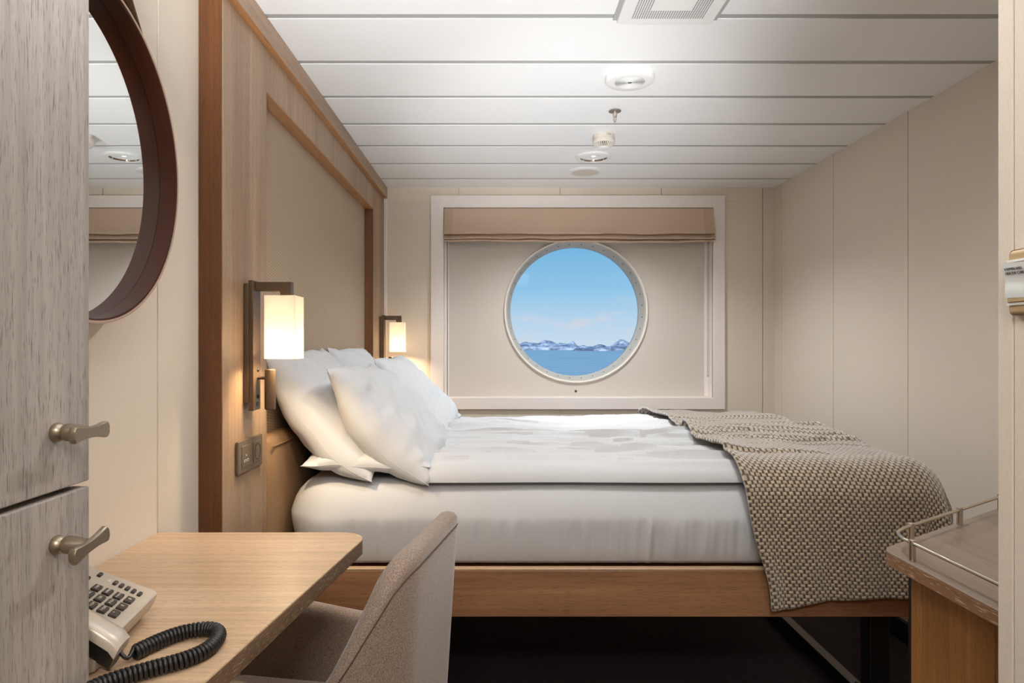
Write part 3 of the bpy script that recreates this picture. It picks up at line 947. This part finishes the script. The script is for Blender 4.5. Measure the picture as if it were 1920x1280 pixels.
b = new_bm()
phone_slab(b, -.008, .129, [(0, 0), (-.002, -.004), (.001, -.014), (.008, -.026), (.020, -.0375), (.175, -.0375), (.185, .02), (.183, .183*ta)])
phone_slab(b, .1285, .164, [(.008, -.018), (.010, -.034), (.020, -.0375), (.175, -.0375), (.185, .0), (.183, .183*ta-.03)])
obj('phone_body', b, M['phone'], ph)
def pkey(u, v, w, h, txt):
    b = new_bm()
    add_box(b, -w/2, w/2, -h/2, h/2, -.001, .0032, .0011, 2)
    Mx = frame(PH(u, v), -eu, ev)
    bmesh.ops.transform(b, matrix=Mx, verts=b.verts)
    k = obj('key', b, M['key'], ph)
    if txt:
        letters(txt, frame(PH(u, v, .0034), -eu, ev), .0062 if len(txt) < 3 else .0044, M['ink'], k)
grid = [['1', '2 ABC', '3 DEF'], ['4 GHI', '5 JKL', '6 MNO'], ['7 PQRS', '8 TUV', '9 WXYZ'], ['*', '0', '#']]
for r_ in range(4):
    for c_ in range(3):
        pkey(.0955-.0232*c_-.0012*(3-r_)*0, .0605-.0147*r_, .0165, .0105, grid[r_][c_])
for k in range(5): pkey(.0172+.0014*k, .0490-.0091*k, .0105, .0052, None)
pkey(.0105, .0735, .0105, .0052, None)
pkey(.033, .0805, .0105, .0052, None); pkey(.055, .0805, .0105, .0052, None)
b = new_bm(); add_box(b, -.0045, .0045, -.0017, .0017, 0, .0008); bmesh.ops.transform(b, matrix=frame(PH(.0155, .0575), -eu, ev), verts=b.verts); obj('indicator', b, M['offwhite'], ph)
b = new_bm(); add_box(b, -.05, .05, -.022, .022, 0, .0012, .001, 1); bmesh.ops.transform(b, matrix=frame(PH(.072, .125), -eu, ev), verts=b.verts); obj('display', b, M['phone_dark'], ph)
# handset lying along the near side
hs = None
b = new_bm()
n = 22; rows = []
for i in range(n+1):
    t = i/n; v = -.020+.205*t
    lift = -.003+.014*math.sin(PI*t)-.004*(t < .04)
    hw = .0195-.002*math.sin(PI*t)
    row = []
    for (du, dn) in ((-1, -.004), (-.96, .004), (-.8, .0085), (-.4, .0105), (0, .011), (.4, .0105), (.8, .0085), (.96, .004), (1, -.004)):
        row.append(PH(.1495+du*hw, v, lift+dn))
    rows.append(row)
V = add_grid(b, rows, False, True); b.faces.new(V[0]); b.faces.new(V[-1])
hs = obj('handset', b, M['phone'], ph, angle=50)
b = new_bm()
rows = []
for i in range(n+1):
    t = i/n; v = -.019+.203*t; lift = -.003+.014*math.sin(PI*t)
    deep = .026 if (t < .27 or t > .74) else .012
    row = []
    for (du, dn) in ((-.96, -.0045), (.96, -.0045), (.9, -deep*.7), (.6, -deep), (-.6, -deep), (-.9, -deep*.7)):
        row.append(PH(.1495+du*.0175, v, lift+dn))
    rows.append(row)
V = add_grid(b, rows, False, True); b.faces.new(V[0]); b.faces.new(V[-1])
obj('handset_underside', b, M['phone_dark'], ph, angle=50)
# coiled cord
cp = catmull([(-.4425, .829, .7575), (-.4265, .866, .7575), (-.408, .889, .7575), (-.385, .8985, .7575), (-.366, .889, .7575), (-.3575, .866, .7575), (-.3585, .836, .7575),
              (-.372, .812, .7575), (-.395, .792, .7575), (-.418, .772, .7575), (-.438, .748, .7575), (-.443, .728, .7575), (-.435, .70, .7575), (-.41, .68, .7575)], 14)
L = [0]
for a, c in zip(cp, cp[1:]): L.append(L[-1]+(c-a).length)
tot = L[-1]; pitch = .0053; turns = int(tot/pitch); per = 12
def along(d):
    for i in range(len(L)-1):
        if L[i+1] >= d:
            f = (d-L[i])/max(1e-9, L[i+1]-L[i]); return cp[i].lerp(cp[i+1], f), (cp[i+1]-cp[i]).normalized()
    return cp[-1], (cp[-1]-cp[-2]).normalized()
coil = []
for k in range(turns*per+1):
    d = tot*k/(turns*per); p, t = along(d); up = Vector((0, 0, 1)); sd = t.cross(up).normalized(); a = 2*PI*k/per
    coil.append(p+up*math.cos(a)*.0074+sd*math.sin(a)*.0074)
lead = catmull([PH(.145, -.016, -.012), (-.4425, .814, .7575), coil[0]], 6)
b = new_bm(); add_tube(b, lead[:-1]+coil, .0026, 7); obj('coiled_cord', b, M['phone_dark'], ph, angle=180)

# ------------------------------------------------------------------ tub chair
ch = thing('tub_chair', (-.355, 1.246, 0), 'brown grey upholstered tub chair pushed under the desk', 'chair')
HW, CR, XA = .213, .10, -.46
CB = Vector((-.134, 1.207)); EX = Vector((.985, -.175)).normalized(); EY = Vector((.175, .985)).normalized()
def CW(x, y): q = CB+EX*x+EY*y; return (q.x, q.y)
path = []
for i in range(24): path.append((XA+(-CR-XA)*i/24, -HW))
for i in range(16): a = -PI/2+PI/2*i/16; path.append((-CR+CR*math.cos(a), -HW+CR+CR*math.sin(a)))
for i in range(16): path.append((0, (-HW+CR)+2*(HW-CR)*i/16))
for i in range(16): a = PI/2*i/16; path.append((-CR+CR*math.cos(a), HW-CR+CR*math.sin(a)))
for i in range(25): path.append((-CR+(XA+CR)*i/24, HW))
def interp(tab, x):
    if x <= tab[0][0]: return tab[0][1]
    for (a, va), (c, vc) in zip(tab, tab[1:]):
        if x <= c: t = (x-a)/(c-a); return va+(vc-va)*t
    return tab[-1][1]
RIM = [(-.46, .555), (-.44, .572), (-.34, .583), (-.20, .566), (-.16, .570), (-.12, .592), (-.085, .632), (-.055, .690), (-.03, .748), (-.016, .784), (-.006, .802), (0, .809)]
tk = .020
rows = []; seamline = []
m = len(path)
for i, (x, y) in enumerate(path):
    a, c = Vector(path[max(0, i-1)]), Vector(path[min(m-1, i+1)]); t = (c-a).normalized(); n = Vector((t.y, -t.x))   # outward
    rim = interp(RIM, x)
    z0 = .33
    flare = .030
    row = []
    def pt(off, z):
        k = (z-z0)/(.81-z0)
        o = off+flare*(k-.55)
        return CW(x+n.x*o, y+n.y*o)+(z,)
    for f in (0, .25, .5, .75, .92): row.append(pt(tk, z0+(rim-.03-z0)*f))
    row += [pt(tk, rim-.022), pt(tk*.93, rim-.011), pt(tk*.6, rim-.003), pt(0, rim), pt(-tk*.6, rim-.003), pt(-tk*.93, rim-.011), pt(-tk, rim-.022)]
    for f in (.92, .75, .5, .25, 0): row.append(pt(-tk, z0+(rim-.03-z0)*f))
    rows.append(row)
    q = pt(tk+.0002, rim-.026); seamline.append(q)
bm = new_bm(); V = add_grid(bm, rows, False, True); bm.faces.new(V[0]); bm.faces.new(V[-1])
obj('backrest_shell', bm, M['chair'], ch, angle=80)
b = new_bm(); add_tube(b, seamline, .0012, 6); obj('piping', b, M['chair_pipe'], ch)
RC = Matrix.Translation((CB.x, CB.y, 0)) @ Matrix(((EX.x, EY.x, 0, 0), (EX.y, EY.y, 0, 0), (0, 0, 1, 0), (0, 0, 0, 1)))
b = new_bm(); add_box(b, XA-.01, -.03, -HW+.03, HW-.03, .335, .435, .028, 4); bmesh.ops.transform(b, matrix=RC, verts=b.verts); obj('seat', b, M['chair'], ch)
for (x, y) in ((-.42, -.16), (-.42, .16), (-.06, -.14), (-.06, .14)):
    b = new_bm(); sx = .02 if x > -.3 else -.02; sy = .02 if y > 0 else -.02
    p, q = CW(x+sx, y+sy), CW(x, y)
    add_tube(b, [p+(0,), q+(.338,)], [.010, .017], 14); obj('leg', b, M['wood_dark'], ch)

# ------------------------------------------------------------------ corner sideboard on the right
sb = thing('corner_sideboard', (1.1, 1.15, 0), 'low walnut corner cabinet with a smoked oak top beside the bed foot', 'cabinet')
ZT = .750
poly = [(.717, .852), (1.549, .852), (1.549, 1.868), (.717, 1.277)]
pts = rounded(poly, {3: .055}, 14)
b = new_bm(); add_prism(b, pts, ZT-.0022, ZT, .001, 1); obj('sideboard_top', b, M['counter'], sb)
b = new_bm(); add_prism(b, pts, ZT-.024, ZT-.0023, .001, 1); obj('sideboard_edge', b, M['counter_edge'], sb)
b = new_bm(); add_prism(b, [(.757, .852), (1.549, .852), (1.549, 1.80), (.757, 1.237)], .0, ZT-.0245); obj('carcass', b, M['cab_wood'], sb)
b = new_bm(); add_box(b, .747, .7565, 1.2055, 1.237, .0, ZT-.026, .001, 1); obj('corner_post', b, M['cab_wood'], sb)
b = new_bm(); add_box(b, .748, .758, 1.2372, 1.247, .0, ZT-.026, .001, 1); obj('back_panel', b, M['black'], sb)
b = new_bm(); add_box(b, .747, .7565, 1.0285, 1.2042, .03, ZT-.027, .001, 1); obj('door', b, M['cab_wood'], sb)
b = new_bm(); add_box(b, .747, .7565, .853, 1.0272, .03, ZT-.027, .001, 1); obj('door', b, M['cab_wood'], sb)
# gallery rail
ry = catmull([(.730, .865, .782), (.730, 1.03, .782), (.730, 1.20, .782), (.7318, 1.235, .782), (.742, 1.268, .782), (.762, 1.292, .782), (.7975, 1.320, .782), (.9777, 1.4476, .782), (1.158, 1.5755, .782), (1.50, 1.818, .782)], 10)
b = new_bm(); add_tube(b, ry, .0034, 12); gr = obj('gallery_rail', b, M['steel'], sb)
for (x, y) in ((.730, 1.205), (.7975, 1.320), (.9777, 1.4476), (1.158, 1.5755), (1.338, 1.703), (.730, .90)):
    b = new_bm(); add_lathe(b, [(.0058, 0), (.0058, .0365), (.005, .0375), (0, .0375)], (x, y, ZT), 'z', 20); obj('rail_post', b, M['steel'], sb)

# ------------------------------------------------------------------ heater switch on the near right wall
hsw = thing('heater_switch', (.62, .79, 1.165), 'beige heater switch with a clear printed tag on the wall panel by the corner', 'switch')
XW = .62
b = new_bm(); add_box(b, XW-.009, XW-.0003, .741, .8205, 1.166, 1.244, .006, 3); obj('switch_frame', b, M['beige'], hsw)
for zz in (1.229, 1.178):
    b = new_bm(); add_box(b, XW-.0105, XW-.0088, .743, .8190, zz, zz+.003); obj('light_strip', b, M['white'], hsw)
b = new_bm(); add_box(b, XW-.012, XW-.0088, .747, .8170, 1.1812, 1.190, .001, 1); obj('rocker', b, M['beige'], hsw)
t = NT('clear_tag')
gl = t.fin(Base_Color=lin((232, 236, 234)), Roughness=.08, Coat_Weight=.6)
b = new_bm(); rows = []
for i in range(13):
    f = i/12; z = 1.187+.041*f; xo = XW-.0115-.0045*f*f-.0008*math.sin(f*9)
    rows.append([(xo, .745, z-.002), (xo-.001, .8180+.0012*f, z), (xo+.0012, .8180+.0012*f, z), (xo+.0012, .745, z-.002)])
V = add_grid(b, rows, False, True); b.faces.new(V[0]); b.faces.new(V[-1])
tg = obj('printed_tag', b, gl, hsw, angle=60)
for (tx, z) in (('VARMEKABEL', 1.2205), ('HEATER CABLE', 1.2155)):
    f = (z-1.187)/.041; xo = XW-.0115-.0045*f*f-.0008*math.sin(f*9)-.0014
    letters(tx, frame((xo, .8150, z), (0, -1, -.02), (-.15, 0, 1)), .0047, M['black_ink'], tg, align='LEFT')

# ------------------------------------------------------------------ ceiling fittings
XF = .443
# loudspeaker
sp = thing('loudspeaker', (.432, 2.249, ZC), 'thick round white loudspeaker with a slotted grille on the ceiling', 'speaker')
b = new_bm(); add_lathe(b, [(.080, 0), (.081, -.010), (.079, -.017), (.074, -.0215), (.052, -.0225), (.050, -.0215), (0, -.0215)], (.432, 2.249, ZC), 'z', 64, cap=False); obj('speaker_housing', b, M['white'], sp)
b = new_bm()
for k in range(10):
    r_ = .008+.0043*k
    add_lathe(b, [(r_, -.0214), (r_+.0022, -.0214), (r_+.0022, -.0228), (r_, -.0228), (r_, -.0214)], (.432, 2.249, ZC), 'z', 48, cap=False)
obj('speaker_grille', b, M['white'], sp)
b = new_bm(); add_lathe(b, [(0, -.0217), (.0495, -.0217), (.0495, -.0215)], (.432, 2.249, ZC), 'z', 48, cap=False); obj('grille_backing', b, M['vent_dark'], sp)
# sprinkler
sk = thing('sprinkler', (.439, 2.577, ZC), 'small metal fire sprinkler head hanging from the ceiling', 'sprinkler')
C = (.439, 2.577, ZC)
b = new_bm(); add_lathe(b, [(.008, 0), (.022, -.002), (.0235, -.004), (.022, -.0055), (.008, -.006)], C, 'z', 32); obj('escutcheon', b, M['greysteel'], sk)
b = new_bm(); add_lathe(b, [(.0115, -.005), (.0115, -.011), (.0085, -.012), (.0085, -.020), (.0065, -.022), (.0065, -.024), (.002, -.0245), (.002, -.040), (.0045, -.041), (.0045, -.044), (0, -.0445)], C, 'z', 20)
for s in (-1, 1): add_tube(b, [(C[0]+s*.006, C[1], ZC-.022), (C[0]+s*.0055, C[1], ZC-.034), (C[0]+s*.002, C[1], ZC-.042)], .0013, 6)
obj('sprinkler_body', b, M['steel'], sk)
# smoke detector
sd = thing('smoke_detector', (.443, 2.878, ZC), 'round grey-white smoke detector with finned underside on the ceiling', 'smoke detector')
C = (.443, 2.878, ZC)
b = new_bm(); add_lathe(b, [(.0435, 0), (.044, -.014), (.043, -.015), (.043, -.017), (.0445, -.018), (.0475, -.026), (.0475, -.036), (.045, -.038)], C, 'z', 48, cap=False); db = obj('detector_base', b, M['offwhite'], sd)
b = new_bm(); add_lathe(b, [(.034, -.036), (.022, -.054), (0, -.054)], C, 'z', 32, cap=False); obj('sensor_chamber', b, M['vent_dark'], sd)
b = new_bm()
for k in range(32):
    a = 2*PI*k/32
    vs = []
    for (rr, z) in ((.047, -.036), (.033, -.036), (.019, -.055), (.026, -.056)):
        for w in (-.0016, .0016): vs.append(b.verts.new((C[0]+rr*math.cos(a)-w*math.sin(a), C[1]+rr*math.sin(a)+w*math.cos(a), ZC+z)))
    for q in ((0, 2, 3, 1), (2, 4, 5, 3), (4, 6, 7, 5), (6, 0, 1, 7), (0, 2, 4, 6), (1, 3, 5, 7)): b.faces.new([vs[i] for i in q])
obj('fins', b, M['offwhite'], sd, smooth=False)
b = new_bm(); add_lathe(b, [(.0265, -.053), (.026, -.0565), (.020, -.059), (0, -.0592)], C, 'z', 32, cap=False); obj('detector_cap', b, M['white'], sd)
a = R(-70); d = Vector((math.cos(a), math.sin(a), 0))
letters('1331', frame(Vector(C)+d*.0443+Vector((0, 0, -.0085)), (-d.y, d.x, 0), (0, 0, 1)), .0115, M['black_ink'], db, name='number')
# downlight
C = (.445, 3.202, ZC)
dl = thing('downlight', C, 'round ceiling downlight with white rim and chrome reflector', 'light')
b = new_bm(); add_lathe(b, [(.084, 0), (.085, -.006), (.081, -.010), (.066, -.0115), (.0635, -.009), (.0635, -.002)], C, 'z', 64, cap=False); obj('rim', b, M['white'], dl)
b = new_bm(); add_lathe(b, [(.0635, -.009), (.062, -.002), (.058, .012), (.050, .02), (.016, .0225)], C, 'z', 64, cap=False); obj('reflector', b, M['chrome'], dl, angle=60)
# the opening above it in the planks is hidden by the reflector, so the reflector stays shallow
b = new_bm(); add_lathe(b, [(.016, .018), (.014, .004), (.010, -.001), (0, -.002)], C, 'z', 24, cap=False)
t = NT('downlight_bulb'); em = t.n('Emission', {'Color': lin((255, 248, 238)), 'Strength': .8}); t.t.links.new(em.outputs[0], t.out.inputs[0])
obj('bulb', b, t.m, dl)
# cover plate
C = (.440, 3.476, ZC)
cv = thing('ceiling_cover', C, 'flat round white cover plate on the ceiling near the window', 'cover')
b = new_bm(); add_lathe(b, [(.0855, 0), (.0865, -.004), (.083, -.0065), (.068, -.009), (.067, -.0075)], C, 'z', 64, cap=False); obj('rim', b, M['white'], cv)
b = new_bm(); add_lathe(b, [(.0672, -.007), (.0665, -.0085), (0, -.009)], C, 'z', 64, cap=False); obj('disc', b, M['offwhite'], cv)
# air vent
vx0, vx1, vy0, vy1 = .322, .581, 1.605, 1.864
av = thing('air_vent', (.4515, 1.7345, ZC), 'square white perforated air vent at the top of the picture on the ceiling', 'vent')
b = new_bm(); add_box(b, vx0, vx1, vy0, vy1, ZC-.011, ZC-.0003, .0035, 2); obj('vent_plate', b, M['white'], av)
b = new_bm(); add_box(b, vx0-.012, vx1+.012, vy0-.02, vy1-.006, ZC-.003, ZC-.0002); obj('vent_gasket', b, M['ceilgap'], av)
b = new_bm()
n = 31
for i in range(n):
    for j in range(n):
        if 7 <= i < n-7 and 7 <= j < n-7: continue
        x = vx0+.036+(vx1-vx0-.072)*i/(n-1); y = vy0+.036+(vy1-vy0-.072)*j/(n-1)
        bmesh.ops.create_circle(b, cap_ends=True, segments=8, radius=.0021, matrix=Matrix.Translation((x, y, ZC-.0112)))
obj('perforation', b, M['vent_dark'], av, smooth=False)

# ------------------------------------------------------------------ outside: sea, islands, sky
bm = new_bm(); add_box(bm, -9000, 9000, 8, 14000, -8, -7)
sea = obj('sea', bm, M['sea']); tag(sea, kind='structure')
def island(label, x0, x1, y, dep, peaks, seed, m='island'):
    bm = new_bm(); nx, ny = 90, 34; rows = []
    for i in range(nx+1):
        x = x0+(x1-x0)*i/nx; row = []
        for j in range(ny+1):
            t = j/ny; yy = y+dep*t
            h = 0
            for (px, ph_, pw) in peaks: h = max(h, ph_*math.exp(-((x-px)/pw)**2))
            env = sstep(0, .08, i/nx)*sstep(1, .92, i/nx)*math.sin(PI*min(1, t*1.02))**.6
            z = h*env*(1+.30*fbm(x*.05, yy*.05, seed, 5))+env*1.3*fbm(x*.12, yy*.12, seed+3, 5)
            row.append((x, yy, -7.3+max(0, z+.3) if 0 < i < nx and 0 < j < ny else -13))
        rows.append(row)
    add_grid(bm, rows)
    o = obj('island', bm, M[m], angle=180); tag(o, label, 'island', 'islands on the horizon')
island('long snowy island across the water, left side of the porthole view', -260, 168, 1290, 120, [(-200, 12, 40), (-120, 15, 36), (-50, 10, 30), (60, 14, 34), (96, 17.5, 30), (125, 13, 26), (10, 14, 40)], 1.)
island('small snowy peak between the long islands in the porthole view', 112, 190, 1420, 80, [(156, 14.5, 14), (178, 9, 20)], 4.)
island('low rocky island nearest across the water, right of centre in the porthole', 118, 260, 1090, 60, [(165, 8.2, 30), (135, 4.8, 22), (200, 7.5, 30), (235, 6, 20)], 8., 'rock')
island('pointed snowy island at the right edge of the porthole view', 200, 380, 1330, 110, [(250, 18.5, 24), (285, 15, 30), (330, 14, 40)], 12.)

w = bpy.data.worlds.new('World'); S.world = w; w.use_nodes = True
nt = w.node_tree; nt.nodes.clear()
def wn(t, **kw):
    d = nt.nodes.new('ShaderNode'+t)
    for k, v in kw.items(): setattr(d, k, v)
    return d
lk = nt.links.new
tc = wn('TexCoord'); sx = wn('SeparateXYZ'); lk(tc.outputs['Generated'], sx.inputs[0])
rp = wn('ValToRGB'); lk(sx.outputs['Z'], rp.inputs[0])
cr = rp.color_ramp
cr.elements[0].position = 0.; cr.elements[0].color = lin((206, 224, 243))
cr.elements[1].position = .6; cr.elements[1].color = lin((84, 150, 208))
e = cr.elements.new(.03); e.color = lin((190, 216, 240))
e = cr.elements.new(.08); e.color = lin((150, 200, 236))
e = cr.elements.new(.16); e.color = lin((112, 178, 224))
mp = wn('Mapping'); mp.inputs['Scale'].default_value = (14, 14, 46); mp.inputs['Location'].default_value = (1.7, .3, .35); lk(tc.outputs['Generated'], mp.inputs[0])
nzn = wn('TexNoise'); nzn.inputs['Scale'].default_value = 1.; nzn.inputs['Detail'].default_value = 6; nzn.inputs['Roughness'].default_value = .6; lk(mp.outputs[0], nzn.inputs[0])
cf = wn('ValToRGB'); lk(nzn.outputs['Fac'], cf.inputs[0]); cf.color_ramp.elements[0].position = .5; cf.color_ramp.elements[1].position = .66
band = wn('ValToRGB'); lk(sx.outputs['Z'], band.inputs[0]); bc = band.color_ramp
bc.elements[0].position = 0; bc.elements[0].color = WHT; bc.elements[1].position = .075; bc.elements[1].color = BLK
e = bc.elements.new(.05); e.color = (.8, .8, .8, 1)
mu = wn('MixRGB', blend_type='MULTIPLY'); mu.inputs[0].default_value = 1; lk(cf.outputs[0], mu.inputs[1]); lk(band.outputs[0], mu.inputs[2])
mx = wn('MixRGB'); lk(mu.outputs[0], mx.inputs[0]); lk(rp.outputs[0], mx.inputs[1]); mx.inputs[2].default_value = lin((214, 216, 230))
bg = wn('Background'); bg.inputs['Strength'].default_value = .62; lk(mx.outputs[0], bg.inputs[0])
wo = wn('OutputWorld'); lk(bg.outputs[0], wo.inputs[0])

# ------------------------------------------------------------------ lights
def light(name, typ, loc, energy, col, target=None, **kw):
    d = bpy.data.lights.new(name, typ); d.energy = energy; d.color = col
    for k, v in kw.items(): setattr(d, k, v)
    o = bpy.data.objects.new(name, d); COL.objects.link(o); o.location = loc
    if target is not None:
        o.rotation_euler = (Vector(target)-Vector(loc)).to_track_quat('-Z', 'Y').to_euler()
    return o
light('sun', 'SUN', (0, -20, 30), 2.0, (1, .96, .9), (40, 60, -10), angle=R(.6))
# photographer's lamp bounced off the ceiling
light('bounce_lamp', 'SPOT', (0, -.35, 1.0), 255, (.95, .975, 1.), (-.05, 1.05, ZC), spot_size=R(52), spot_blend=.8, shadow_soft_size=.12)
light('bounce_lamp', 'SPOT', (.15, .3, .15), 115, (.95, .975, 1.), (.32, 2.80, ZC), spot_size=R(33), spot_blend=1., shadow_soft_size=.12)  # second bounce spot, added low below the camera to brighten the far ceiling
# added fill with no visible fixture: overhead spot, then area light behind the camera
light('downlight_or_fill', 'SPOT', (.45, 1.42, ZC-.004), 22, (1, .98, .95), (.45, 1.47, 0), spot_size=R(156), spot_blend=.6, shadow_soft_size=.04)
light('entry_fill', 'AREA', (.08, -.5, ZC-.02), 18, (1, .95, .88), (.1, .5, 0), shape='RECTANGLE', size=.6, size_y=.4)
# the downlight over the bed
light('downlight_or_fill', 'SPOT', (.445, 3.202, ZC-.004), 50, (.93, .97, 1.), (.445, 3.15, 0), spot_size=R(140), spot_blend=.7, shadow_soft_size=.02)
for y, k in ((1.754, 1.), (3.722, 1.)):
    light('lamp_glow', 'POINT', (-.5507, y, 1.13), 4.4, (1, .76, .48), shadow_soft_size=.02)

# ------------------------------------------------------------------ camera
cd = bpy.data.cameras.new('camera'); cam = bpy.data.objects.new('camera', cd); COL.objects.link(cam)
cam.location = (0, 0, 1.13); cam.rotation_euler = (PI/2, 0, 0)
cd.sensor_width = 36; cd.lens = 24; cd.shift_x = 25/1920; cd.shift_y = 8/1920
cd.clip_start = .02; cd.clip_end = 20000
S.camera = cam
S.view_settings.view_transform = 'Standard'; S.view_settings.look = 'None'
S.view_settings.gamma = 1; S.view_settings.exposure = .7; S.view_settings.use_curve_mapping = False
